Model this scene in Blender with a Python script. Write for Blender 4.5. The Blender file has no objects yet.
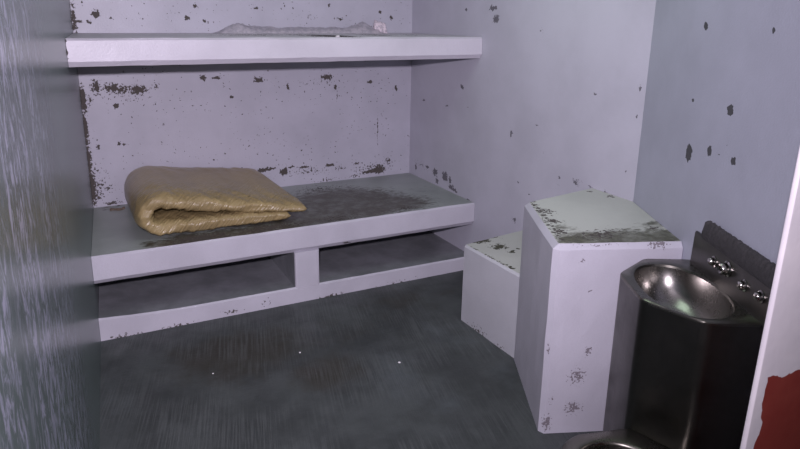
import bpy, bmesh, math, random
from mathutils import Vector, Matrix, noise

# ---------------------------------------------------------------- camera, world, lights, exposure
C = bpy.context.scene.collection
SC = bpy.context.scene

def basis(yaw, p, r):
    f = Vector((math.sin(yaw)*math.cos(p), math.cos(yaw)*math.cos(p), -math.sin(p)))
    ri = Vector((math.cos(yaw), -math.sin(yaw), 0)); u = ri.cross(f)
    return ri*math.cos(r)+u*math.sin(r), -ri*math.sin(r)+u*math.cos(r), f

cam_data = bpy.data.cameras.new('camera')
cam = bpy.data.objects.new('camera', cam_data); C.objects.link(cam)
R_, U_, F_ = basis(0.471427826, 0.25948676, 0.0121031705)
cam.matrix_world = Matrix(((R_.x, U_.x, -F_.x, -0.0489), (R_.y, U_.y, -F_.y, -4.10646), (R_.z, U_.z, -F_.z, 1.6), (0, 0, 0, 1)))
cam_data.sensor_width = 36
cam_data.lens = 630.085/800*36
cam_data.shift_x = (400-391.822)/800
cam_data.shift_y = (184.249-224.5)/800
cam_data.clip_start = 0.02
SC.camera = cam

world = bpy.data.worlds.new('world'); SC.world = world; world.use_nodes = True
world.node_tree.nodes['Background'].inputs[0].default_value = (0.80, 0.95, 0.95, 1)
world.node_tree.nodes['Background'].inputs[1].default_value = 0.07

def look(o, target):
    o.rotation_euler = (Vector(target)-o.location).to_track_quat('-Z', 'Y').to_euler()

fl = bpy.data.lights.new('flash', 'SPOT'); fl.energy = 430; fl.color = (0.945, 0.845, 1.0)
fl.spot_size = math.radians(125); fl.spot_blend = 1.0; fl.shadow_soft_size = 0.035
flash = bpy.data.objects.new('flash', fl); C.objects.link(flash)
flash.location = (-0.13, -4.14, 1.785); look(flash, (0.85, -0.6, 1.35))

cl = bpy.data.lights.new('ceiling_lamp', 'AREA'); cl.energy = 5.8; cl.color = (0.74, 1.0, 0.80)
cl.shape = 'RECTANGLE'; cl.size = 1.2; cl.size_y = 0.9
clamp = bpy.data.objects.new('ceiling_lamp', cl); C.objects.link(clamp); clamp.location = (1.35, -1.75, 2.36)

SC.view_settings.view_transform = 'Standard'; SC.view_settings.look = 'None'
SC.view_settings.gamma = 1; SC.view_settings.use_curve_mapping = False
SC.view_settings.exposure = -0.06

# ---------------------------------------------------------------- frames
DX, DY = 2.192, -2.142                       # corner of right wall and slanted wall
_l = math.hypot(.47, .88)
TX, TY = -.47/_l, -.88/_l                    # along the slanted wall, toward the door
NX, NY = -.88/_l, .47/_l                     # out of the slanted wall
def SP(off, al, z=0.0): return Vector((DX+TX*al+NX*off, DY+TY*al+NY*off, z))
def LX(y): return .0533*y                    # left wall x at depth y

# wear spots measured on each surface: (u, v, radius u, radius v, strength)
E_BACK = [(0.0857, 1.182, 0.0378, 0.0582, 0.75), (0.1713, 1.1728, 0.0654, 0.0354, 0.8), (0.225, 1.1589, 0.0442, 0.0297, 0.8), (0.3143, 1.1553, 0.0677, 0.0361, 0.85), (0.4189, 1.1755, 0.029, 0.0363, 0.6), (0.1849, 1.1427, 0.2411, 0.0717, 0.4), (0.1832, 1.0651, 0.0166, 0.0179, 1.0), (0.7019, 1.215, 0.0246, 0.0187, 1.0), (0.7824, 1.2124, 0.0375, 0.0126, 0.9), (0.877, 1.0878, 0.0129, 0.0129, 0.9), (0.0462, 1.1075, 0.022, 0.0585, 0.6), (0.0092, 1.1092, 0.0185, 0.0931, 1.0), (0.0017, 0.9321, 0.0189, 0.1308, 0.95), (-0.0007, 0.7505, 0.0219, 0.1095, 1.0), (0.0036, 0.5761, 0.0275, 0.1244, 1.0), (0.0311, 0.6857, 0.0444, 0.0862, 0.5), (0.0098, 1.5623, 0.0189, 0.1318, 0.75), (0.0493, 0.5899, 0.0501, 0.0751, 0.55), (0.0917, 0.5662, 0.0614, 0.0508, 0.55), (0.0321, 0.5286, 0.0388, 0.0504, 0.65), (0.0613, 0.8248, 0.0164, 0.0183, 0.8), (0.1786, 0.8338, 0.0112, 0.0123, 0.9), (0.206, 0.8255, 0.0169, 0.0124, 0.8), (1.0531, 0.5815, 0.0344, 0.0177, 1.0), (1.102, 0.5872, 0.0556, 0.0124, 0.9), (1.2068, 0.5556, 0.0285, 0.0285, 1.1), (1.258, 0.5862, 0.0431, 0.0101, 0.8), (1.3523, 0.5771, 0.0586, 0.0103, 0.9), (1.547, 0.5731, 0.0381, 0.0116, 1.0), (1.6236, 0.5436, 0.062, 0.023, 0.6), (1.3959, 0.544, 0.371, 0.0516, 0.47), (1.8783, 0.5189, 0.2287, 0.0647, 0.52), (1.4822, 1.1633, 0.5839, 0.0454, 0.4), (0.2641, 1.0972, 0.28, 0.0498, 0.4), (0.0774, 0.6498, 0.0564, 0.1244, 0.42), (1.7574, 0.5636, 0.0796, 0.0167, 0.6), (1.9358, 0.5057, 0.0578, 0.0387, 0.95), (1.8621, 0.4901, 0.0978, 0.0181, 0.85), (1.7332, 0.4728, 0.0716, 0.0168, 0.6), (2.01, 0.5598, 0.0585, 0.0615, 0.55), (1.5224, 0.465, 0.1833, 0.0268, 0.5), (0.1051, 0.4687, 0.0787, 0.016, 0.7), (1.052, 1.191, 0.0332, 0.0195, 1.0), (1.2539, 1.1378, 0.0139, 0.0266, 0.8), (1.5339, 1.1957, 0.044, 0.0205, 1.0), (1.5958, 1.1249, 0.0112, 0.0207, 1.0), (1.6064, 1.069, 0.0038, 0.0418, 0.8), (1.86, 1.1504, 0.0236, 0.0142, 1.0), (2.0691, 1.0998, 0.0123, 0.0218, 1.0), (1.9215, 0.8002, 0.0038, 0.1628, 0.75), (1.9664, 0.7822, 0.005, 0.0893, 0.5), (0.1268, 1.5966, 0.0262, 0.0222, 1.0), (0.0297, 1.557, 0.0205, 0.011, 0.9), (0.0859, 1.5519, 0.0365, 0.0277, 0.55), (0.0052, 1.5183, 0.0156, 0.0276, 0.9), (0.0055, 1.6169, 0.013, 0.0763, 0.6), (0.6299, 1.5793, 0.0177, 0.0177, 1.0), (0.682, 1.6506, 0.0119, 0.0118, 1.0), (0.7301, 1.5624, 0.0121, 0.012, 0.8), (0.2033, 1.5696, 0.0161, 0.0168, 0.7), (1.0588, 1.6451, 0.0194, 0.0092, 0.9), (1.4408, 1.5937, 0.0843, 0.0257, 0.5), (1.6268, 1.5825, 0.0584, 0.0197, 0.6), (1.9354, 1.6325, 0.0155, 0.0135, 0.9), (2.022, 1.5929, 0.0237, 0.0205, 0.7), (1.5557, 1.6726, 0.0143, 0.0129, 0.8)]
E_RIGHT = [(-0.9781, 1.6573, 0.0395, 0.0168, 1.1), (-1.0131, 1.5957, 0.0293, 0.0224, 1.1), (-0.6949, 1.6472, 0.0169, 0.009, 1.0), (-0.6846, 1.1713, 0.021, 0.016, 1.0), (-0.3815, 0.5424, 0.0357, 0.0299, 1.0), (-0.5167, 0.5407, 0.0338, 0.0325, 1.2), (-0.2746, 0.5557, 0.0286, 0.0096, 1.0), (-0.1047, 0.5189, 0.0153, 0.0306, 0.9), (-0.5823, 0.5312, 0.019, 0.0213, 1.0), (-0.5982, 0.4857, 0.0441, 0.0176, 0.95), (-0.6371, 0.4743, 0.0372, 0.0139, 0.95), (-0.4121, 0.4911, 0.0407, 0.0236, 0.7), (-0.8094, 0.4497, 0.0231, 0.0091, 1.0), (-1.2949, 0.4567, 0.0241, 0.0279, 0.75), (-1.2168, 0.9609, 0.0187, 0.0289, 0.75), (-1.4388, 1.0419, 0.0165, 0.006, 0.7), (-1.7735, 0.8016, 0.0491, 0.0193, 0.7), (-1.6408, 0.7535, 0.0152, 0.0163, 0.6), (-1.3148, 0.6861, 0.018, 0.0072, 0.7), (-1.5043, 0.8993, 0.0082, 0.0163, 0.6), (-2.1086, 1.3101, 0.005, 0.0173, 0.9), (-2.1094, 1.186, 0.0046, 0.0088, 0.9), (-2.0759, 0.9262, 0.0047, 0.007, 1.0), (-1.4331, 1.5382, 0.0239, 0.0152, 0.6), (-0.194, 0.5533, 0.177, 0.0406, 0.45), (-0.1998, 1.0303, 0.0215, 0.0109, 0.8), (-0.5114, 1.0272, 0.0189, 0.0071, 0.8), (-0.763, 1.0528, 0.017, 0.0067, 0.7), (-1.8436, 1.2545, 0.013, 0.0072, 0.7), (-1.4219, 0.6421, 0.0171, 0.0072, 0.6), (-0.991, 0.8178, 0.0125, 0.0125, 0.6), (-1.6515, 0.7941, 0.015, 0.0086, 0.7), (-1.8681, 0.8037, 0.0199, 0.007, 0.7), (-1.9687, 0.7985, 0.0251, 0.0074, 0.7)]
E_DIAG = [(1.3432, 1.5823, 0.0159, 0.0152, 1.0), (1.7662, 1.5767, 0.0081, 0.0097, 1.1), (1.3197, 1.32, 0.0122, 0.0072, 0.9), (1.5942, 1.3226, 0.0171, 0.0188, 1.4), (1.3449, 1.1278, 0.0223, 0.0269, 1.4), (1.4959, 1.1687, 0.0158, 0.0136, 1.4), (1.655, 1.1676, 0.0137, 0.0132, 1.4), (1.5632, 1.1691, 0.006, 0.0034, 1.0), (1.6052, 1.2098, 0.0044, 0.003, 0.8), (1.3209, 0.7378, 0.0427, 0.0196, 0.6)]
E_FRONT = [(-0.0487, 1.4406, 0.0073, 0.0611, 0.8), (1.307, 0.3162, 0.0254, 0.0074, 0.9), (0.6138, 0.0232, 0.065, 0.019, 0.6), (0.8052, 0.0391, 0.0627, 0.033, 0.47), (0.3366, -0.0068, 0.1208, 0.0296, 0.58), (0.0662, 0.0035, 0.1118, 0.0284, 0.55), (1.1895, -0.0106, 0.164, 0.0354, 0.55), (1.6566, -0.0163, 0.212, 0.0416, 0.55), (1.826, 1.4745, 0.1995, 0.0057, 0.3)]
E_UTOP = [(0.898, -0.443, 0.346, 0.2259, 0.55), (1.3088, -0.6565, 0.1464, 0.2833, 0.9), (1.1908, -0.4601, 0.0993, 0.2312, 0.6), (1.6664, -0.4879, 0.1754, 0.241, 0.6), (1.9049, -0.5019, 0.1309, 0.2045, 0.5)]
E_LTOPsoft = [(1.4246, -0.5665, 0.3622, 0.3091, 1.15), (1.0864, -0.6845, 0.3808, 0.2536, 1.15), (1.752, -0.6919, 0.1998, 0.1632, 0.9), (1.5354, -0.3878, 0.2485, 0.1737, 0.5), (0.4284, -0.837, 0.1892, 0.0999, 1.0), (0.6359, -0.8466, 0.219, 0.1203, 0.95), (0.2326, -0.8123, 0.0465, 0.0514, 0.8), (0.0553, -0.0561, 0.0326, 0.0467, 0.5), (2.0223, -0.4712, 0.1618, 0.1904, 0.25)]
E_LTOP = [(0.4815, -0.8274, 0.2149, 0.106, 0.75), (0.8636, -0.8236, 0.2524, 0.1272, 0.7), (1.2796, -0.8369, 0.2661, 0.1301, 0.5), (1.7299, -0.8016, 0.0928, 0.056, 0.6), (0.1488, -0.0063, 0.0834, 0.0596, 0.5), (1.4075, -0.1639, 0.3119, 0.1459, 0.5)]
E_DTOPsoft = [(1.6417, -2.4181, 0.1045, 0.0598, 1.0), (1.7732, -2.4917, 0.1398, 0.0743, 1.1), (1.9051, -2.5408, 0.1078, 0.0739, 1.2), (1.6411, -2.3021, 0.063, 0.0672, 0.5), (2.0153, -2.4208, 0.0644, 0.0489, 0.6)]
E_DTOP = [(1.7217, -2.0921, 0.0596, 0.0688, 0.6), (1.6607, -2.2143, 0.0419, 0.0423, 0.7), (1.6018, -2.3235, 0.039, 0.0383, 0.7), (1.7196, -2.4168, 0.1462, 0.0747, 0.6), (2.1352, -1.9292, 0.0187, 0.015, 0.8), (2.1583, -2.0352, 0.037, 0.0203, 0.7), (1.7662, -1.9463, 0.0277, 0.0334, 0.68), (1.7441, -1.9955, 0.0269, 0.0321, 0.68), (1.7227, -2.043, 0.0261, 0.0309, 0.68), (1.695, -2.0856, 0.0253, 0.0298, 0.68), (1.6753, -2.1299, 0.0246, 0.0287, 0.68), (1.6562, -2.1727, 0.0239, 0.0276, 0.68), (1.631, -2.2109, 0.0232, 0.0267, 0.68), (1.6132, -2.251, 0.0226, 0.0258, 0.68), (1.5961, -2.2897, 0.0221, 0.0249, 0.68), (1.5731, -2.3243, 0.0214, 0.0241, 0.68), (1.5571, -2.3607, 0.0209, 0.0233, 0.68), (1.5416, -2.396, 0.0204, 0.0225, 0.68), (1.7369, -2.3992, 0.1108, 0.0567, 0.55), (1.9743, -2.4567, 0.0546, 0.0391, 0.55)]
E_DFRONT = [(-2.5619, 0.7349, 0.0184, 0.0158, 0.6), (-2.599, 0.6117, 0.0056, 0.0061, 1.0), (-2.6147, 0.3581, 0.0229, 0.0214, 0.68), (-2.5818, 0.2534, 0.0465, 0.048, 0.62), (-2.5772, 0.1134, 0.0509, 0.036, 0.64), (-2.4772, 0.0494, 0.02, 0.041, 0.75), (-2.4608, 0.3714, 0.005, 0.0256, 0.7), (-2.8483, 0.7878, 0.0507, 0.0156, 0.7), (-2.4889, 0.1537, 0.0122, 0.0446, 0.5), (-2.6152, 0.7909, 0.1454, 0.0065, 0.5)]
E_STOP = [(1.8409, -1.4579, 0.0742, 0.0509, 0.85), (1.8793, -1.5773, 0.0637, 0.0457, 0.8), (1.9478, -1.4188, 0.0898, 0.0663, 0.6), (1.8965, -1.6661, 0.0296, 0.0176, 0.9), (1.7359, -1.5185, 0.0196, 0.0211, 0.56), (1.7333, -1.5455, 0.0194, 0.0208, 0.62), (1.739, -1.56, 0.0194, 0.0206, 0.68), (1.7363, -1.5865, 0.0192, 0.0203, 0.56), (1.7419, -1.6007, 0.0192, 0.0201, 0.62), (1.7393, -1.6265, 0.0191, 0.0198, 0.68), (1.7448, -1.6405, 0.019, 0.0197, 0.56), (1.7422, -1.6658, 0.0189, 0.0194, 0.62), (1.7477, -1.6795, 0.0188, 0.0192, 0.68), (1.7451, -1.7043, 0.0187, 0.0189, 0.56), (1.7504, -1.7177, 0.0187, 0.0188, 0.62), (1.7478, -1.742, 0.0185, 0.0185, 0.68), (1.7532, -1.7552, 0.0185, 0.0184, 0.56), (1.7506, -1.779, 0.0184, 0.0181, 0.62), (1.7558, -1.792, 0.0183, 0.018, 0.68), (1.7533, -1.8153, 0.0182, 0.0177, 0.56), (1.7585, -1.828, 0.0182, 0.0176, 0.62), (1.7559, -1.8508, 0.018, 0.0173, 0.68), (1.9102, -1.6566, 0.0159, 0.0115, 0.9), (1.9521, -1.6441, 0.0161, 0.0116, 0.9)]
E_SSIDE = [(-1.6483, -0.0049, 0.1238, 0.061, 0.55), (-1.8226, 0.0076, 0.064, 0.0361, 0.5), (-1.526, 0.3554, 0.0552, 0.026, 0.3)]
E_FLOORbrown = [(0.5574, -1.2962, 0.3326, 0.22, 1.2), (0.889, -1.6564, 0.1609, 0.1612, 1.1), (1.5405, -1.1119, 0.3234, 0.1925, 0.7), (0.2936, -1.1695, 0.1762, 0.1297, 0.6), (1.825, -1.0921, 0.1255, 0.1128, 0.6), (1.1331, -1.3221, 0.3904, 0.2728, 0.5)]
E_FLOORpale = [(1.1708, -1.8205, 0.1533, 0.2731, 0.8), (1.5627, -1.5276, 0.1496, 0.1961, 0.7), (1.2747, -2.0895, 0.1108, 0.1317, 0.7), (0.0019, -0.7809, 0.1405, 0.1777, 0.8), (-0.0199, -1.4628, 0.0739, 0.4003, 0.6), (1.6148, -1.9871, 0.1433, 0.175, 0.6), (1.6466, -1.6864, 0.1435, 0.1796, 0.7)]
E_JAMB = [(1.4925, 0.6241, 0.1605, 0.1542, 1.6), (1.4478, 0.5808, 0.1409, 0.166, 1.6)]

# ---------------------------------------------------------------- materials
class NT:
    def __init__(s, name):
        s.m = bpy.data.materials.new(name); s.m.use_nodes = True; s.t = s.m.node_tree
        s.b = s.t.nodes['Principled BSDF']
    def n(s, kind, **kw):
        x = s.t.nodes.new(kind)
        for k, v in kw.items(): setattr(x, k, v)
        return x
    def put(s, sock, v):
        if hasattr(v, 'links') or isinstance(v, bpy.types.NodeSocket): s.t.links.new(v, sock)
        else: sock.default_value = v
    def math(s, op, a, b=None, c=None, clamp=False):
        x = s.n('ShaderNodeMath', operation=op, use_clamp=clamp)
        for i, v in enumerate((a, b, c)):
            if v is not None: s.put(x.inputs[i], v)
        return x.outputs[0]
    def vec(s, op, a, b=None):
        x = s.n('ShaderNodeVectorMath', operation=op); s.put(x.inputs[0], a)
        if b is not None: s.put(x.inputs[1], b)
        return x.outputs['Value'] if op in ('DOT_PRODUCT', 'LENGTH') else x.outputs[0]
    def pos(s): return s.n('ShaderNodeNewGeometry').outputs['Position']
    def noise(s, vec, scale, detail=3, rough=.55, dist=0.0, out=0):
        x = s.n('ShaderNodeTexNoise'); s.put(x.inputs['Vector'], vec)
        x.inputs['Scale'].default_value = scale; x.inputs['Detail'].default_value = detail
        x.inputs['Roughness'].default_value = rough; x.inputs['Distortion'].default_value = dist
        return x.outputs[out]
    def ramp(s, v, a, b, lo=0.0, hi=1.0, smooth=True):
        x = s.n('ShaderNodeMapRange'); x.interpolation_type = 'SMOOTHSTEP' if smooth else 'LINEAR'
        s.put(x.inputs[0], v)
        for i, q in zip((1, 2, 3, 4), (a, b, lo, hi)): x.inputs[i].default_value = q
        return x.outputs[0]
    def mix(s, f, a, b):
        x = s.n('ShaderNodeMix', data_type='RGBA'); s.put(x.inputs[0], f)
        for i, v in ((6, a), (7, b)):
            if isinstance(v, tuple): v = (*v[:3], 1)
            s.put(x.inputs[i], v)
        return x.outputs[2]
    def plane(s, U, V, warp=.006, wscale=45):
        p = s.pos(); x = s.n('ShaderNodeCombineXYZ')
        s.put(x.inputs[0], s.vec('DOT_PRODUCT', p, U)); s.put(x.inputs[1], s.vec('DOT_PRODUCT', p, V))
        w = s.vec('SUBTRACT', s.noise(p, wscale, 2, out=1), (.5, .5, .5))
        w = s.vec('MULTIPLY', w, (warp*4, warp*4, 0))
        return s.vec('ADD', x.outputs[0], w)
    def field(s, uv, ells):
        f = None
        for (u, v, ru, rv, w) in ells:
            q = s.vec('MULTIPLY_ADD', uv, (1/ru, 1/rv, 0)); s.t.nodes[-1].inputs[2].default_value = (-u/ru, -v/rv, 0)
            d = s.math('MULTIPLY_ADD', s.vec('LENGTH', q), -w*.62, w*1.1)
            f = d if f is None else s.math('MAXIMUM', f, d)
        return f
    def bump(s, h, strength, dist=.01):
        b = s.n('ShaderNodeBump'); b.inputs['Strength'].default_value = strength; b.inputs['Distance'].default_value = dist
        s.put(b.inputs['Height'], h); s.t.links.new(b.outputs[0], s.b.inputs['Normal'])
    def done(s, col, rough=.5, metal=0.0, spec=.5):
        s.put(s.b.inputs['Base Color'], (*col, 1) if isinstance(col, tuple) else col)
        s.put(s.b.inputs['Roughness'], rough); s.put(s.b.inputs['Metallic'], metal)
        s.b.inputs['Specular IOR Level'].default_value = spec
        return s.m

CHIP = (0.058, 0.050, 0.046)
def paint(name, base=(.60, .575, .63), alt=None, U=(1, 0, 0), V=(0, 0, 1), chips=(), chipcol=CHIP, soft=(), softcol=(.06, .055, .038),
          amp=1.5, nscale=70, stray=0.0, rough=.42, warp=.006, spec=.4, coarse=.25, softamp=.9):
    s = NT(name); p = s.pos()
    alt = alt or tuple(k*.88 for k in base)
    col = s.mix(s.ramp(s.noise(p, 2.2, 4, .6), .35, .68), base, alt)
    col = s.mix(s.math('MULTIPLY', s.ramp(s.noise(p, 260, 2), .5, .75), .14), col, (.30, .30, .32))
    height = s.noise(p, 90, 4, .6)
    mask = None
    if soft:
        uv = s.plane(U, V, .02, 9)
        f = s.math('ADD', s.field(uv, soft), s.math('MULTIPLY', s.math('SUBTRACT', s.noise(s.vec('MULTIPLY', p, (1, 2.2, 1)), 22, 6, .7), .5), softamp*1.6))
        sm = s.ramp(f, .25, .62)
        sc2 = s.mix(s.ramp(s.noise(p, 60, 4, .7), .35, .65), softcol, tuple(min(1, k*2.1) for k in softcol))
        col = s.mix(s.math('MULTIPLY', sm, s.ramp(s.noise(p, 13, 5, .7), .3, .6, .62, .97)), col, sc2)
    if chips or stray:
        n = s.math('MULTIPLY', s.math('SUBTRACT', s.noise(p, nscale, 3, .6), .5), amp)
        if chips:
            f = s.math('ADD', s.field(s.plane(U, V, warp), chips), n)
            mask = s.ramp(f, .53, .58)
        if stray:
            st = s.math('MULTIPLY', s.ramp(s.noise(p, 55, 2, .5),   .69-stray, .70-stray), s.ramp(s.noise(p, 5, 2), .42, .52))
            mask = st if mask is None else s.math('MAXIMUM', mask, st)
        col = s.mix(mask, col, s.mix(s.noise(p, 120, 2), chipcol, tuple(k*1.7 for k in chipcol)))
        height = s.math('MULTIPLY_ADD', mask, -1.0, height)
    s.bump(height, coarse, .004)
    r = rough if mask is None else s.math('MULTIPLY_ADD', mask, .4, rough)
    return s.done(col, r, 0.0, spec)

M = {}
WH = (.480, .475, .545)
M['back'] = paint('paint_back_wall', WH, U=(1,0,0), V=(0,0,1), chips=E_BACK, stray=.018)
M['right'] = paint('paint_right_wall', WH, U=(0,1,0), V=(0,0,1), chips=E_RIGHT, chipcol=(.10,.095,.11), stray=.0)
M['diag'] = paint('paint_slanted_wall', (.40,.41,.49), U=(TX,TY,0), V=(0,0,1), chips=E_DIAG, chipcol=(.05,.05,.055), amp=.8)
M['slab'] = paint('paint_upper_bunk', (.55,.525,.59), U=(1,0,0), V=(0,0,1), chips=[e for e in E_FRONT if e[1] > 1.2], rough=.4)
M['bunk'] = paint('paint_lower_bunk', (.515,.50,.565), U=(1,0,0), V=(0,0,1), chips=[e for e in E_FRONT if e[1] < 1.2], rough=.4)
M['upper_top'] = paint('paint_upper_bunk_top', (.66,.65,.67), U=(1,0,0), V=(0,1,0), chips=E_UTOP)
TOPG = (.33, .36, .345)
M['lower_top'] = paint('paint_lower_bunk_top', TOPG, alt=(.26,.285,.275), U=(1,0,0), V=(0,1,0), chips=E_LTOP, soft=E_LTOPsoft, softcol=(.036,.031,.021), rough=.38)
M['desk'] = paint('paint_desk', (.50,.49,.55), U=(NX,NY,0), V=(0,0,1), chips=E_DFRONT, chipcol=(.14,.125,.14), nscale=110)
M['desk_top'] = paint('paint_desk_top', (.52,.54,.49), U=(1,0,0), V=(0,1,0), chips=E_DTOP, soft=E_DTOPsoft, softcol=(.036,.037,.018))
M['stool'] = paint('paint_stool', (.485,.49,.525), U=(0,1,0), V=(0,0,1), chips=E_SSIDE)
M['stool_top'] = paint('paint_stool_top', (.50,.51,.47), U=(1,0,0), V=(0,1,0), chips=E_STOP, chipcol=(.045,.045,.03))
M['ceiling'] = paint('paint_ceiling', (.55,.55,.56))

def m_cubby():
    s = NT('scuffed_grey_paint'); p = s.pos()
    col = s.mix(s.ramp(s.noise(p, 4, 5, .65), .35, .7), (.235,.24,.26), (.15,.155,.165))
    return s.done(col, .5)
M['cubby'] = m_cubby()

def m_left():
    s = NT('streaked_gloss_paint'); p = s.pos()
    st = s.noise(s.vec('MULTIPLY', p, (0, 1.0, .50)), 30, 6, .7, .8)
    st2 = s.noise(s.vec('MULTIPLY', p, (0, 1.0, .14)), 9, 4, .65, .8)
    gy = s.n('ShaderNodeSeparateXYZ'); s.put(gy.inputs[0], p)
    near = s.ramp(gy.outputs[1], -1.7, -2.7)
    base = s.mix(s.ramp(s.noise(p, 1.5, 3), .4, .65), (.165,.21,.20), (.125,.160,.152))
    m = s.math('MULTIPLY', s.math('MULTIPLY', s.ramp(st, .44, .62), s.ramp(st2, .34, .54)), near)
    col = s.mix(s.math('MULTIPLY', m, .85), base, (.55,.55,.70))
    # rust line where the sheet meets the back wall
    rust = s.math('MULTIPLY', s.ramp(gy.outputs[1], -.10, -.05), s.ramp(s.noise(p, 30, 3), .3, .5))
    col = s.mix(rust, col, (.10,.055,.025))
    s.bump(s.noise(s.vec('MULTIPLY', p, (1, 1, .1)), 60, 3), .12, .003)
    return s.done(col, .27, 0, .5)
M['left'] = m_left()

def m_floor():
    s = NT('brushed_dark_concrete'); p = s.pos()
    rot = s.n('ShaderNodeMapping'); s.put(rot.inputs[0], p); rot.inputs['Rotation'].default_value = (0, 0, math.radians(14))
    q = rot.outputs[0]
    lines = s.noise(s.vec('MULTIPLY', q, (1, .022, 1)), 150, 2, .6)
    lm = s.math('MULTIPLY', s.ramp(lines, .42, .62), s.ramp(s.noise(p, 2.2, 3), .36, .60))
    base = s.mix(s.ramp(s.noise(p, 3.2, 6, .65), .35, .68), (.036,.041,.041), (.062,.070,.070))
    uv = s.plane((1,0,0), (0,1,0), .06, 4)
    n = s.math('MULTIPLY', s.math('SUBTRACT', s.noise(p, 9, 5, .7), .5), 1.3)
    br = s.ramp(s.math('ADD', s.field(uv, E_FLOORbrown), n), .3, 1.0)
    pa = s.ramp(s.math('ADD', s.field(uv, E_FLOORpale), n), .3, 1.1)
    col = s.mix(s.math('MULTIPLY', pa, .55), base, (.088,.104,.112))
    col = s.mix(s.math('MULTIPLY', br, .75), col, (.032,.028,.020))
    col = s.mix(s.math('MULTIPLY', lm, .36), col, (.115,.125,.125))
    s.bump(s.math('ADD', lines, s.noise(p, 60, 4)), .35, .004)
    return s.done(col, s.ramp(s.noise(p, 6, 4), .3, .7, .42, .65), 0, .4)
M['floor'] = m_floor()

def m_front():
    s = NT('white_and_red_gloss_paint'); p = s.pos()
    uv = s.plane((1,0,0), (0,0,1), .010, 14)
    sx = s.n('ShaderNodeSeparateXYZ'); s.put(sx.inputs[0], uv)
    wob = s.math('MULTIPLY', s.math('SUBTRACT', s.noise(p, 11, 3), .5), .05)
    e1 = s.math('SUBTRACT', .803, s.math('ADD', sx.outputs[1], wob))
    e2 = s.math('SUBTRACT', s.math('ADD', sx.outputs[0], wob), 1.318)
    f = s.math('MULTIPLY_ADD', s.math('MINIMUM', e1, e2), 30.0, .5)
    col = s.mix(s.ramp(s.noise(p, 5, 3), .35, .65), (.86,.80,.83), (.76,.71,.75))
    col = s.mix(s.ramp(f, .52, .60), col, s.mix(s.noise(p, 18, 4), (.22,.030,.026), (.30,.060,.045)))
    s.bump(s.noise(p, 40, 3), .2, .004)
    return s.done(col, .4, 0, .4)
M['front'] = m_front()

def m_steel(name, col, rough, tex=(1, 1, .03), streak=.12):
    s = NT(name); p = s.pos()
    n = s.noise(s.vec('MULTIPLY', p, tex), 140, 3, .6); g = s.noise(p, 7, 4, .6)
    c = s.mix(s.ramp(g, .35, .7), col, tuple(k*.78 for k in col))
    r = s.math('ADD', s.math('MULTIPLY', s.math('SUBTRACT', n, .5), streak), s.ramp(g, .3, .7, rough-.04, rough+.06))
    s.bump(s.math('ADD', n, s.math('MULTIPLY', s.noise(p, 5, 2), 2.0)), .035, .003)
    return s.done(c, r, 1.0)
M['steel'] = m_steel('brushed_stainless_steel', (.125,.12,.11), .33)
M['steel_deck'] = m_steel('worn_stainless_steel', (.20,.19,.165), .30, (1, 1, 1))
M['basin'] = m_steel('bowl_stainless_steel', (.33,.315,.295), .25, (1, 1, 1))
M['chrome'] = m_steel('polished_steel', (.5,.48,.46), .14, (1, 1, 1), .04)
M['dark'] = NT('dark_drain').done((.012,.012,.012), .5)

def m_mortar():
    s = NT('dark_rough_mortar'); p = s.pos()
    col = s.mix(s.noise(p, 55, 5, .7), (.030,.028,.030), (.075,.07,.075))
    s.bump(s.noise(p, 130, 5, .7), .6, .01)
    return s.done(col, .85, 0, .25)
M['mortar'] = m_mortar()

def m_vinyl():
    s = NT('tan_vinyl'); p = s.pos()
    col = s.mix(s.ramp(s.noise(p, 5, 5, .6), .3, .7), (.345,.262,.125), (.28,.212,.105))
    w = s.noise(s.vec('MULTIPLY', p, (1, .45, 1.3)), 20, 4, .55, 1.6)
    cx = s.n('ShaderNodeCombineXYZ')
    s.put(cx.inputs[0], s.vec('DOT_PRODUCT', p, (34, -20, -30))); s.put(cx.inputs[1], s.vec('DOT_PRODUCT', p, (3.5, 5, 2)))
    fld = s.noise(cx.outputs[0], 1.0, 3, .5, .6)
    fld = s.math('POWER', s.math('SUBTRACT', 1.0, s.math('MULTIPLY', s.math('ABSOLUTE', s.math('SUBTRACT', fld, .5)), 2.0)), 3.0)
    gy = s.n('ShaderNodeSeparateXYZ'); s.put(gy.inputs[0], p)
    front = s.ramp(gy.outputs[1], -.40, -.66, .10, 1.0)
    s.bump(s.math('ADD', s.math('MULTIPLY', fld, front), s.math('MULTIPLY', w, .35)), .40, .016)
    return s.done(col, .30, 0, .5)
M['vinyl'] = m_vinyl()

def m_film():
    s = NT('cloudy_plastic_film'); p = s.pos()
    col = s.mix(s.ramp(s.noise(p, 40, 4), .4, .6), (.66,.62,.68), (.50,.48,.53))
    s.b.inputs['Alpha'].default_value = .5
    s.bump(s.noise(s.vec('MULTIPLY', p, (1, 1, 1)), 60, 4, .6, 1.5), .8, .01)
    return s.done(col, .3, 0, .5)
M['film'] = m_film()
def m_film2():
    s = NT('crumpled_pink_white_film'); p = s.pos()
    col = s.mix(s.ramp(s.noise(p, 70, 4), .45, .6), (.78,.68,.74), (.50,.44,.50))
    s.bump(s.noise(p, 80, 4, .6, 1.5), .8, .01)
    return s.done(col, .35, 0, .5)
M['film_white'] = m_film2()
M['crumb'] = NT('white_paint_crumb').done((.75,.73,.75), .6)
M['scrap'] = NT('brown_scrap_paper').done((.16,.12,.09), .7)

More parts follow.
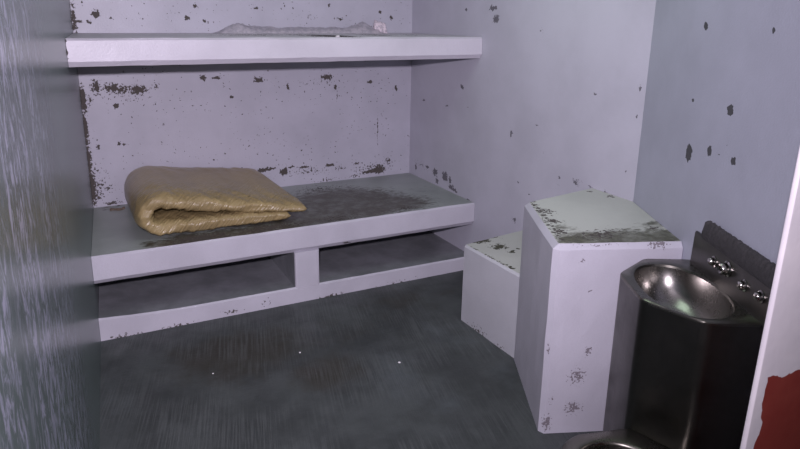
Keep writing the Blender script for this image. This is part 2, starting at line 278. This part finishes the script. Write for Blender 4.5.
# ---------------------------------------------------------------- mesh helpers
BASE = {}
def obj(name, bm, mat, parent=None, smooth=None):
    me = bpy.data.meshes.new(name)
    if parent is not None:
        bmesh.ops.translate(bm, verts=bm.verts, vec=-BASE[parent.name])
    bmesh.ops.recalc_face_normals(bm, faces=bm.faces)
    if smooth is not None:
        for f in bm.faces: f.smooth = True
        for e in bm.edges:
            e.smooth = not (len(e.link_faces) == 2 and e.calc_face_angle(0) > math.radians(smooth))
    bm.to_mesh(me); bm.free()
    for m in (mat if isinstance(mat, (list, tuple)) else [mat]): me.materials.append(m)
    o = bpy.data.objects.new(name, me); C.objects.link(o)
    if parent is not None: o.parent = parent; BASE[o.name] = BASE[parent.name]
    return o
def struct(name, bm, mat, smooth=None):
    o = obj(name, bm, mat, None, smooth); o['kind'] = 'structure'; return o
def tag(o, label, cat, group=None):
    o['label'] = label; o['category'] = cat
    if group: o['group'] = group
    return o
def thing(name, label, cat, loc, group=None):
    o = bpy.data.objects.new(name, None); C.objects.link(o); o.location = loc; o.empty_display_size = .1
    BASE[o.name] = Vector(loc); return tag(o, label, cat, group)
def prism(pts, z0, z1, bm=None):
    bm = bm or bmesh.new()
    a = [bm.verts.new((x, y, z0)) for x, y in pts]; b = [bm.verts.new((x, y, z1)) for x, y in pts]
    bm.faces.new(a); bm.faces.new(b); n = len(pts)
    for i in range(n): bm.faces.new((a[i], a[(i+1) % n], b[(i+1) % n], b[i]))
    bmesh.ops.recalc_face_normals(bm, faces=bm.faces)
    return bm
def box(x0, x1, y0, y1, z0, z1, bm=None): return prism([(x0, y0), (x1, y0), (x1, y1), (x0, y1)], z0, z1, bm)
def bevel(bm, pred, w, seg=2):
    es = [e for e in bm.edges if pred((e.verts[0].co+e.verts[1].co)/2, e)]
    if es: bmesh.ops.bevel(bm, geom=es, offset=w, segments=seg, affect='EDGES', profile=.5, clamp_overlap=True)
    return bm
def chew(bm, amp, scale, seed=0, pred=None):
    for v in bm.verts:
        if pred is None or pred(v.co):
            v.co += Vector(noise.noise_vector(v.co*scale+Vector((seed, 0, 0))))*amp
def lathe(profile, center, N=32, M3=None, bm=None, close=True):
    """profile [(r,z)], spun about local Z, placed by matrix M3 then moved to center"""
    bm = bm or bmesh.new(); M3 = M3 or Matrix.Identity(3); rings = []
    for r, z in profile:
        rings.append([bm.verts.new(Vector(center)+M3 @ Vector((r*math.cos(a), r*math.sin(a), z))) for a in [2*math.pi*i/N for i in range(N)]])
    for A, B in zip(rings, rings[1:]):
        for i in range(N): bm.faces.new((A[i], A[(i+1) % N], B[(i+1) % N], B[i]))
    if close: bm.faces.new(rings[0]); bm.faces.new(rings[-1])
    return bm
def top_slot(o_bm, zt, idx=1, tol=.004):
    for f in o_bm.faces:
        f.normal_update()
        if f.normal.z > .9 and f.calc_center_median().z > zt-tol: f.material_index = idx

# ---------------------------------------------------------------- room shell
YF = -3.35
struct('floor', box(-2.2, 3.4, -6.2, .12, -.1, 0), M['floor'])
struct('wall_back', box(-.12, 2.31, 0, .12, 0, 2.42), M['back'])
struct('wall_right', prism([(2.192, 0), (2.192, DY), (2.312, DY-.02), (2.312, 0)], 0, 2.42), M['right'])
e1 = SP(0, 1.375); e2 = SP(-.12, 1.31)
bm = prism([(DX, DY), (e1.x, e1.y), (e2.x, e2.y), (DX+.13, DY+.0)], 0, 2.42)
struct('wall_slanted', bm, M['diag'])
struct('wall_left', prism([(0, 0), (LX(-3.45), -3.45), (LX(-3.45)-.12, -3.45), (-.12, 0)], 0, 2.42), M['left'])
bm = box(1.279, 3.3, YF, YF+.014, 0, 2.42)
bevel(bm, lambda m, e: m.x < 1.3 and abs(m.z-1.21) < .1, .005, 3)
for v in bm.verts:
    if v.co.x < 1.4: v.co.x += .027*(v.co.z-.62)
struct('wall_front', bm, M['front'], 30)
struct('ceiling', box(-.35, 2.4, -3.45, .12, 2.42, 2.52), M['ceiling'])

# ---------------------------------------------------------------- upper bunk
def slab_bm(y, z0, z1, nseg=44):
    """slab spanning left wall to right wall, front edge at y, with chamfered front edges"""
    prof = [(-.002, z0), (y+.004, z0), (y, z0+.0), (y, z1)]
    zc, tc = .024, .010
    prof = [(-.002, z0), (y+.020, z0), (y, z0+zc), (y, z1-tc), (y+tc*1.2, z1), (-.002, z1)]
    bm = bmesh.new(); rows = []
    for i in range(nseg+1):
        t = i/nseg; row = []
        for j, (py, pz) in enumerate(prof):
            x = (LX(py)+.001)*(1-t)+2.190*t
            w = .0018 if 0 < j < 5 else 0
            row.append(bm.verts.new((x, py+w*noise.noise(Vector((x*9, j*3.1, z1))), pz+w*noise.noise(Vector((x*11, j*2.3, z1+4))))))
        rows.append(row)
    n = len(prof)
    for A, B in zip(rows, rows[1:]):
        for j in range(n): bm.faces.new((A[j], A[(j+1) % n], B[(j+1) % n], B[j]))
    bm.faces.new(rows[0]); bm.faces.new(rows[-1])
    bmesh.ops.recalc_face_normals(bm, faces=bm.faces)
    return bm
YB = -.89
bm = slab_bm(YB, 1.364, 1.491); top_slot(bm, 1.491)
o = obj('concrete_bunk', bm, [M['slab'], M['upper_top']])
tag(o, 'upper white concrete bunk shelf running wall to wall, plastic film on top', 'bunk')

# ---------------------------------------------------------------- lower bunk
lb = thing('concrete_bunk', 'lower white concrete bunk with two open cubbies and tan mattress on it', 'bunk', (1.1, -.45, 0))
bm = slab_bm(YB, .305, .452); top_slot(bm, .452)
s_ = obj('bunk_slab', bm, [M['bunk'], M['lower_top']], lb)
# plinth: floor of the cubbies with a low curb at its front
zc_l, zc_r = .100, .088
prof = [(-.002, 0), (YB, 0), (YB, 1), (YB+.010, 2), (-.002, 2)]
bm = bmesh.new(); rows = []
for i in range(61):
    t = i/60; zt = zc_l*(1-t)+zc_r*t + (.022*max(0, 1-t*5)**1.5); row = []
    for py, k in prof:
        x = (LX(py)+.001)*(1-t)+2.190*t; z = (0, zt-.008, zt)[k] if k else 0
        w = .002*noise.noise(Vector((x*14, k*5, 3)))
        row.append(bm.verts.new((x, py + (w if k < 2 and py < -.5 else 0), z+(w if k else 0))))
    rows.append(row)
for A, B in zip(rows, rows[1:]):
    for j in range(5): bm.faces.new((A[j], A[(j+1) % 5], B[(j+1) % 5], B[j]))
bm.faces.new(rows[0]); bm.faces.new(rows[-1]); bmesh.ops.recalc_face_normals(bm, faces=bm.faces)
for f in bm.faces:
    f.normal_update()
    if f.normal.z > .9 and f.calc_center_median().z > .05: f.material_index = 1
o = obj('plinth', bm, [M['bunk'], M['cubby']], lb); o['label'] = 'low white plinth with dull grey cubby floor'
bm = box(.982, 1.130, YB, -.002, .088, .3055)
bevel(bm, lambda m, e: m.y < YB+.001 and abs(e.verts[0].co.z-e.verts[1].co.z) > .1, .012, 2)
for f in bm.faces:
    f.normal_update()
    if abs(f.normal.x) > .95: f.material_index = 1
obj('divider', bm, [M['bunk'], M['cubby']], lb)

# ---------------------------------------------------------------- stool block and desk block
ZS, ZD = .436, .797
bm = prism([(1.727, -1.467), (1.745, -1.928), (2.191, -1.60), (2.191, -1.405)], 0, ZS)
# stool runs back to the right wall and ends against the desk
bm = prism([(1.727, -1.467), (1.7380, -1.932), (2.190, -1.861), (2.190, -1.402)], 0, ZS)
bmesh.ops.subdivide_edges(bm, edges=bm.edges, cuts=5, use_grid_fill=True)
bevel(bm, lambda m, e: (m.z > ZS-.001 and (m.x < 1.75 or m.y > -1.47) and (abs(e.verts[0].co.z-ZS) < .001 and abs(e.verts[1].co.z-ZS) < .001) and e.calc_face_angle(0) > 1) or (e.calc_face_angle(0) > 1 and m.x < 1.735 and m.y > -1.5), .011, 1)
chew(bm, .002, 18, 3, lambda c: c.x < 2.1)
top_slot(bm, ZS, 1, .006)
o = obj('concrete_stool', bm, [M['stool'], M['stool_top']])
tag(o, 'low white concrete block seat between the tall desk block and the bunk', 'stool')

A_, B_ = (1.7350, -1.936), (1.472, -2.44)
fd = Vector((.870, -.49)).normalized()
# front face meets the slanted wall
den = fd.x*NX+fd.y*NY; kk = ((DX-B_[0])*NX+(DY-B_[1])*NY)/den
Cx, Cy = SP(.002, .548).x, SP(.002, .548).y
bm = prism([A_, B_, (Cx, Cy), (DX-.001, DY+.002), (2.191, -1.864)], 0, ZD)
bmesh.ops.subdivide_edges(bm, edges=bm.edges, cuts=7, use_grid_fill=True)
def dsk(m, e):
    if e.calc_face_angle(0) < .5: return False
    rel = (Vector((m.x, m.y))-Vector((DX, DY))); off = rel.x*NX+rel.y*NY
    on_top = abs(e.verts[0].co.z-ZD) < .001 and abs(e.verts[1].co.z-ZD) < .001
    if on_top: return off > .002 and m.x < 2.18
    vert = abs(m.x-B_[0])+abs(m.y-B_[1]) < .01
    return vert
bevel(bm, dsk, .020, 1)
chew(bm, .0022, 15, 9, lambda c: (Vector((c.x-DX, c.y-DY)).dot(Vector((NX, NY))) > .02) and c.x < 2.15 and c.z > .01)
top_slot(bm, ZD, 1, .006)
o = obj('concrete_desk', bm, [M['desk'], M['desk_top']])
tag(o, 'tall white concrete desk block with mildewed top, beside the steel sink', 'desk')

# ---------------------------------------------------------------- stainless sink and toilet unit
ZK = .76
su = thing('sink_toilet_unit', 'dark stainless steel sink and toilet combination fixed to the slanted wall', 'sink', SP(.15, .865, 0))
octa = [(.002, .615), (.17, .615), (.305, .757), (.303, .970), (.17, 1.115), (.002, 1.115)]
def rounded(pts, r, seg=4):
    out = []; n = len(pts)
    for i, p in enumerate(pts):
        p = Vector(p); a = Vector(pts[i-1]); b = Vector(pts[(i+1) % n])
        if p.x < .01: out.append(p); continue
        u = (a-p).normalized(); v = (b-p).normalized(); q0 = p+u*r; q1 = p+v*r
        for k in range(seg+1):
            t = k/seg; out.append(q0*(1-t)**2+p*2*t*(1-t)+q1*t*t)
    return out
oc = rounded(octa, .022, 6)
def outline_at(cn, ang, pts):
    d = Vector((math.cos(ang), math.sin(ang))); best = None
    for i in range(len(pts)):
        a, b = pts[i], pts[(i+1) % len(pts)]; e = b-a; det = d.x*(-e.y)+e.x*d.y
        if abs(det) < 1e-12: continue
        w = a-cn; t = (w.x*(-e.y)+e.x*w.y)/det; s2 = (d.x*w.y-d.y*w.x)/det
        if t > 0 and -1e-6 <= s2 <= 1+1e-6: best = cn+d*t if best is None or t > (best-cn).length else best
    return best
# cabinet sides
bm = bmesh.new()
lo = [bm.verts.new(SP(p.x, p.y, 0)) for p in oc]; hi = [bm.verts.new(SP(p.x, p.y, ZK-.006)) for p in oc]
for i in range(len(oc)): bm.faces.new((lo[i], lo[(i+1) % len(oc)], hi[(i+1) % len(oc)], hi[i]))
bm.faces.new(lo)
obj('cabinet', bm, M['steel'], su, 40)
# deck with oval opening
cn = Vector((.145, .880)); EA, EB = .127, .206        # off radius, along radius
EXP = 2.2
def rim(a, s=1.0):
    ca, sa = math.cos(a), math.sin(a)
    return Vector((cn.x+s*EA*math.copysign(abs(ca)**(2/EXP), ca), cn.y+s*EB*math.copysign(abs(sa)**(2/EXP), sa)))
N = 96
bm = bmesh.new(); rings = []
def ring(fn): rings.append([bm.verts.new(fn(2*math.pi*i/N)) for i in range(N)])
def outer(a, s, z):
    r = rim(a); th = math.atan2(r.y-cn.y, r.x-cn.x); p = outline_at(cn, th, oc); p = cn+(p-cn)*s
    return SP(max(p.x, .002), p.y, z)
ring(lambda a: outer(a, 1.0, ZK-.012)); ring(lambda a: outer(a, 1.004, ZK-.004)); ring(lambda a: outer(a, .985, ZK))
ring(lambda a: SP(*rim(a, 1.06), ZK)); ring(lambda a: SP(*rim(a, 1.02), ZK-.001)); ring(lambda a: SP(*rim(a, 1.0), ZK-.008))
for A, B in zip(rings, rings[1:]):
    for i in range(N): bm.faces.new((A[i], A[(i+1) % N], B[(i+1) % N], B[i]))
dk = obj('deck', bm, M['steel_deck'], su, 50)
bm = bmesh.new(); rings = []
for k in range(15):
    q = k/14; s = math.cos(q*math.pi/2*.93)**.62; z = ZK-.008-.125*math.sin(q*math.pi/2)**1.15
    ring(lambda a: SP(*rim(a, s), z))
for A, B in zip(rings, rings[1:]):
    for i in range(N): bm.faces.new((A[i], A[(i+1) % N], B[(i+1) % N], B[i]))
bm.faces.new(rings[-1])
bs = obj('basin', bm, M['basin'], su, 60)
bm = lathe([(.0, .004), (.016, .004), (.024, .006), (.027, .002), (.027, -.002)], SP(cn.x, cn.y, ZK-.131), 24, close=False)
obj('drain', bm, M['chrome'], bs, 60)
# backsplash console
bm = bmesh.new()
pr = [(.002, ZK-.004), (.016, ZK-.002), (.014, ZK+.008), (.011, .872), (.008, .878), (.002, .878)]
ra = [bm.verts.new(SP(o_, .642, z)) for o_, z in pr]; rb = [bm.verts.new(SP(o_, 1.140, z)) for o_, z in pr]
bm.faces.new(ra); bm.faces.new(rb)
for i in range(len(pr)): bm.faces.new((ra[i], ra[(i+1) % len(pr)], rb[(i+1) % len(pr)], rb[i]))
bk = obj('backsplash', bm, M['steel'], su, 30)
nrm = (SP(1, 0)-SP(0, 0)).normalized()*.999+Vector((0, 0, .04)); nrm.normalize()
def face_frame():
    z = nrm; x = Vector((TX, TY, 0)); y = z.cross(x); return Matrix((x, y, z)).transposed()
FF = face_frame()
for al, z in ((.805, .826), (.998, .826), (1.090, .832)):
    b = lathe([(.0, .0), (.019, .0), (.019, .003), (.014, .005), (.0135, .014), (.011, .018), (.006, .0195), (.0, .020)], SP(.0125, al, z), 24, FF, close=False)
    obj('push_button', b, M['chrome'], su, 35)
b = lathe([(.0, .0), (.026, .0), (.026, .004), (.020, .007), (.019, .022), (.015, .027), (.008, .024), (.007, .012), (.0, .011)], SP(.0125, .893, .836), 28, FF, close=False)
sp_ = obj('spout', b, M['chrome'], su, 35)
# toilet
fm = Vector((.235, 1.0425)); fdv = Vector((.145, .13)).normalized(); fpv = Vector((-fdv.y, fdv.x))
tc = fm+fdv*.205; ZT = .307; RT = .185
pts = []
for k in range(29):
    a = math.radians(-105+210*k/28); q = tc+fdv*(RT*math.cos(a))+fpv*(RT*math.sin(a)); pts.append(q)
pts += [fm+fpv*.09-fdv*.002, fm-fpv*.09-fdv*.002]
NT2 = 80
bm = bmesh.new(); rings = []
def touter(a, s, z):
    p = outline_at(tc, a, pts); p = tc+(p-tc)*s; return SP(p.x, p.y, z)
for s, z in ((.93, 0.0), (.93, .05), (.80, .12), (.84, .20), (.99, .268), (1.0, ZT-.012), (.99, ZT-.003), (.97, ZT)):
    rings.append([bm.verts.new(touter(2*math.pi*i/NT2, s if True else 1, z)) for i in range(NT2)])
for r, z in ((.135, ZT), (.128, ZT-.002), (.124, ZT-.010), (.122, ZT-.05), (.10, ZT-.12), (.05, ZT-.17), (.02, ZT-.175)):
    rings.append([bm.verts.new(SP(tc.x+r*math.cos(2*math.pi*i/NT2), tc.y+r*math.sin(2*math.pi*i/NT2), z)) for i in range(NT2)])
for A, B in zip(rings, rings[1:]):
    for i in range(NT2): bm.faces.new((A[i], A[(i+1) % NT2], B[(i+1) % NT2], B[i]))
bm.faces.new(rings[0]); bm.faces.new(rings[-1])
obj('toilet_bowl', bm, M['steel_deck'], su, 50)

# rough mortar band on the wall above the backsplash
bm = bmesh.new(); rows = []
NA = 110
for i in range(NA+1):
    al = .702+(1.185-.702)*i/NA; k = min(1, i/5, (NA-i)/3)**.5 if 0 < i < NA else .25
    row = []
    top = .878+.064*k+.006*noise.noise(Vector((al*60, 1, 0)))+.004*noise.noise(Vector((al*140, 5, 0)))
    w = .026*(.5+.5*k)
    for (o_, z) in ((.003, .8785), (w*.9, .8785), (w, .886), (w*1.0, .898), (w*.95, .914), (w*.8, top-.006), (w*.5, top), (.003, top)):
        z = min(z, top)
        j = Vector(noise.noise_vector(Vector((al*45, o_*90, z*90))))*.0022 if o_ > .01 and z > .880 else Vector()
        row.append(bm.verts.new(SP(o_, al, z)+j))
    rows.append(row)
for A, B in zip(rows, rows[1:]):
    for j in range(8): bm.faces.new((A[j], A[(j+1) % 8], B[(j+1) % 8], B[j]))
bm.faces.new(rows[0]); bm.faces.new(rows[-1])
tag(obj('mortar_band', bm, M['mortar'], None, 60), 'rough dark mortar band on the slanted wall above the sink backsplash', 'mortar')

# ---------------------------------------------------------------- folded mattress
def mattress():
    """one pad folded once: closed cushion swept along a C-shaped path, then wrinkled"""
    zb = .4535; NL, NF, NU = 44, 26, 66; NR = 96
    yf, yb = -.765, -.045
    def centre(s, u):
        """s in 0..3: lower leaf, fold, upper leaf. returns x, z, half thickness at depth u (0 front, 1 back)"""
        h0 = .047; xf = .322+.012*u; Rf = .076-.001*u
        cz = zb+h0*2*.5+Rf                                     # fold centre height
        if s <= 1:
            x = (1.005-.06*u)*(1-s)+xf*s; h = .034+(h0-.034)*min(1, s*2.2)
            return x, zb+h, h
        if s <= 2:
            a = -math.pi/2-math.pi*(s-1); return xf+(Rf*1.25)*math.cos(a), zb+h0+Rf+Rf*math.sin(a)+.016*u*max(0, math.sin(a)), h0+.004*math.sin(math.pi*(s-1))
        t = s-2; xr = 1.105-.12*u
        x = xf*(1-t)+xr*t
        h = h0*(1-t**3)+.028*t**3
        z_l = zb+h0+2*Rf+.016*u; z_r = zb+.062+.082*u
        k = t**(.85)
        z = z_l*(1-k)+z_r*k
        rest = zb+2*h0*min(1, max(.52, (1.0-x)*2.2))+h*.96      # lies on the lower leaf
        if x < 1.0: z = max(z, rest-.004)
        z += -.002*u*math.sin(math.pi*min(1, t*1.05))
        return x, z, h
    ss = [k/NL for k in range(NL+1)]+[1+k/NF for k in range(1, NF+1)]+[2+k/NU for k in range(1, NU+1)]
    NP = len(ss); bm = bmesh.new(); vs = []
    for i, sv in enumerate(ss):
        r = []
        endk = min(1, i/1.6, (NP-1-i)/1.6); hs = math.sqrt(max(.03, 1-(1-endk)**2))
        for k in range(NR):
            a = 2*math.pi*k/NR; ca, sa = math.cos(a), math.sin(a)
            py = math.copysign(abs(ca)**(2/6), ca); pn = math.copysign(abs(sa)**(2/3.4), sa)
            u = .5-.5*py*(.985+.015*endk)
            x, z, h = centre(sv, u)
            xa, za, _ = centre(max(0, sv-.03), u); xb, zc, _ = centre(min(3, sv+.03), u)
            t = Vector((xb-xa, 0, zc-za)).normalized(); n = Vector((-t.z, 0, t.x))
            y = yf+(yb-yf)*u
            # left side shifts toward the left wall at the back
            x -= .020*u*(1-min(1, max(0, (x-.3)/.8)))
            p = Vector((x, y, z))
            pn *= h*hs
            f = max(0, 1-u*2.0)                                   # near the front edge
            outer = -1 if pn < 0 else 1
            fan = math.atan2(p.z-(zb+.09), p.x-.37)
            lean = p.x*.8-p.z*.55+u*.55
            wr = (noise.noise(Vector((lean*55, p.z*6, 1)))*.011*f*min(1, max(0, (p.x-.25)*4))
                  + noise.noise(Vector((fan*5.5, u*7, 4)))*.010*f*(1-min(1, max(0, (p.x-.40)*6)))
                  + noise.noise(Vector((p.x*7, p.y*7, outer)))*.006
                  + noise.noise(Vector((p.x*17+p.y*6, p.y*11, outer*3)))*.0050)
            if i > NP-6 or i < 5: wr *= .5
            p += n*(pn+wr*outer*min(1, abs(sa)*1.5+.25))
            p.y += .010*noise.noise(Vector((p.x*12, p.z*30, 7)))*abs(py)
            p.z = max(p.z, zb)
            r.append(bm.verts.new(p))
        vs.append(r)
    for A, B in zip(vs, vs[1:]):
        for k in range(NR): bm.faces.new((A[k], A[(k+1) % NR], B[(k+1) % NR], B[k]))
    bm.faces.new(vs[0]); bm.faces.new(vs[-1])
    return bm
o = obj('mattress', mattress(), M['vinyl'], None, 75)
tag(o, 'tan vinyl mattress folded in half on the lower concrete bunk', 'mattress')

# ---------------------------------------------------------------- plastic film on the upper bunk
pf = thing('plastic_film', 'crumpled cloudy plastic film lying on the upper concrete bunk', 'plastic film', (1.4, -.13, 1.491))
def film(x0, x1, hfun, yw, seed, nx=70, ny=14):
    bm = bmesh.new(); T = []; Bt = []
    for i in range(nx+1):
        t = i/nx; x = x0+(x1-x0)*t; h = hfun(t); r = []; rb_ = []
        for j in range(ny+1):
            s = j/ny; y = -.13+(s-.5)*yw*(.8+.3*noise.noise(Vector((x*6, seed, 0))))
            k = math.sin(math.pi*s)**.6 if 0 < s < 1 else 0
            k *= min(1, t*8, (1-t)*8)
            z = 1.4925+k*h*(1+.35*noise.noise(Vector((x*14, y*14, seed)))+.15*noise.noise(Vector((x*60, y*50, seed))))
            r.append(bm.verts.new((x+.004*noise.noise(Vector((y*60, x*40, 2))), y, max(z, 1.4925)))); rb_.append(bm.verts.new((x, y, 1.4918)))
        T.append(r); Bt.append(rb_)
    for G in (T, Bt):
        for A, B in zip(G, G[1:]):
            for j in range(ny): bm.faces.new((A[j], A[j+1], B[j+1], B[j]))
    for j in range(ny):
        bm.faces.new((T[0][j], T[0][j+1], Bt[0][j+1], Bt[0][j])); bm.faces.new((T[-1][j], T[-1][j+1], Bt[-1][j+1], Bt[-1][j]))
    for A, B, a, b in zip(T, T[1:], Bt, Bt[1:]):
        bm.faces.new((A[0], B[0], b[0], a[0])); bm.faces.new((A[-1], B[-1], b[-1], a[-1]))
    return bm
def hf(t):
    return .036+.032*math.exp(-((t-.09)/.09)**2)+.028*math.exp(-((t-.88)/.10)**2)
obj('film_sheet', film(0.76, 1.90, hf, .17, 2, 90), M['film'], pf, 60)
o = obj('film_end', film(1.82, 1.92, lambda t: .085, .07, 8, 18, 8), M['film_white'], pf, 60); o['label'] = 'pinkish white crumpled end of film'

# ---------------------------------------------------------------- crumbs and a scrap
def crumb(name, loc, r, mat, seed):
    bm = bmesh.new(); bmesh.ops.create_icosphere(bm, subdivisions=2, radius=r)
    for v in bm.verts:
        v.co *= 1+.5*noise.noise(v.co*90+Vector((seed, 0, 0))); v.co.z *= .45
    zm = min(v.co.z for v in bm.verts)
    bmesh.ops.translate(bm, verts=bm.verts, vec=(0, 0, -zm+.0003))
    o = obj(name, bm, mat); o.location = loc; return o
for k, (x, y, r, lab) in enumerate([(1.215, -1.726, .0065, 'small white paint crumb in the middle of the dark floor'),
                                    (.819, -1.433, .005, 'small white paint crumb on the floor in front of the bunk divider'),
                                    (.398, -1.438, .004, 'small white paint crumb on the floor before the left cubby')]):
    tag(crumb('paint_crumb', (x, y, 0), r, M['crumb'], k*7), lab, 'paint crumb')
tag(crumb('paint_crumb', (1.262, -.868, 1.491), .011, M['crumb'], 31), 'white paint crumb on the front edge of the upper bunk', 'paint crumb')
bm = bmesh.new(); rows = []
for i in range(9):
    rows.append([bm.verts.new((.085+.085*i/8, -.12+.03*j/4+.01*math.sin(i), .4525+.002*k+ (.006*abs(math.sin(i*.9+j)) if k else 0))) for k in (0, 1) for j in range(5)])
for A, B in zip(rows, rows[1:]):
    for j in list(range(4))+list(range(5, 9)): bm.faces.new((A[j], A[j+1], B[j+1], B[j]))
    bm.faces.new((A[0], B[0], B[5], A[5])); bm.faces.new((A[4], B[4], B[9], A[9]))
for r in (rows[0], rows[-1]):
    for j in range(4): bm.faces.new((r[j], r[j+1], r[j+6], r[j+5]))
tag(obj('paper_scrap', bm, M['scrap']), 'small brown curled scrap on the lower bunk left of the mattress', 'scrap')
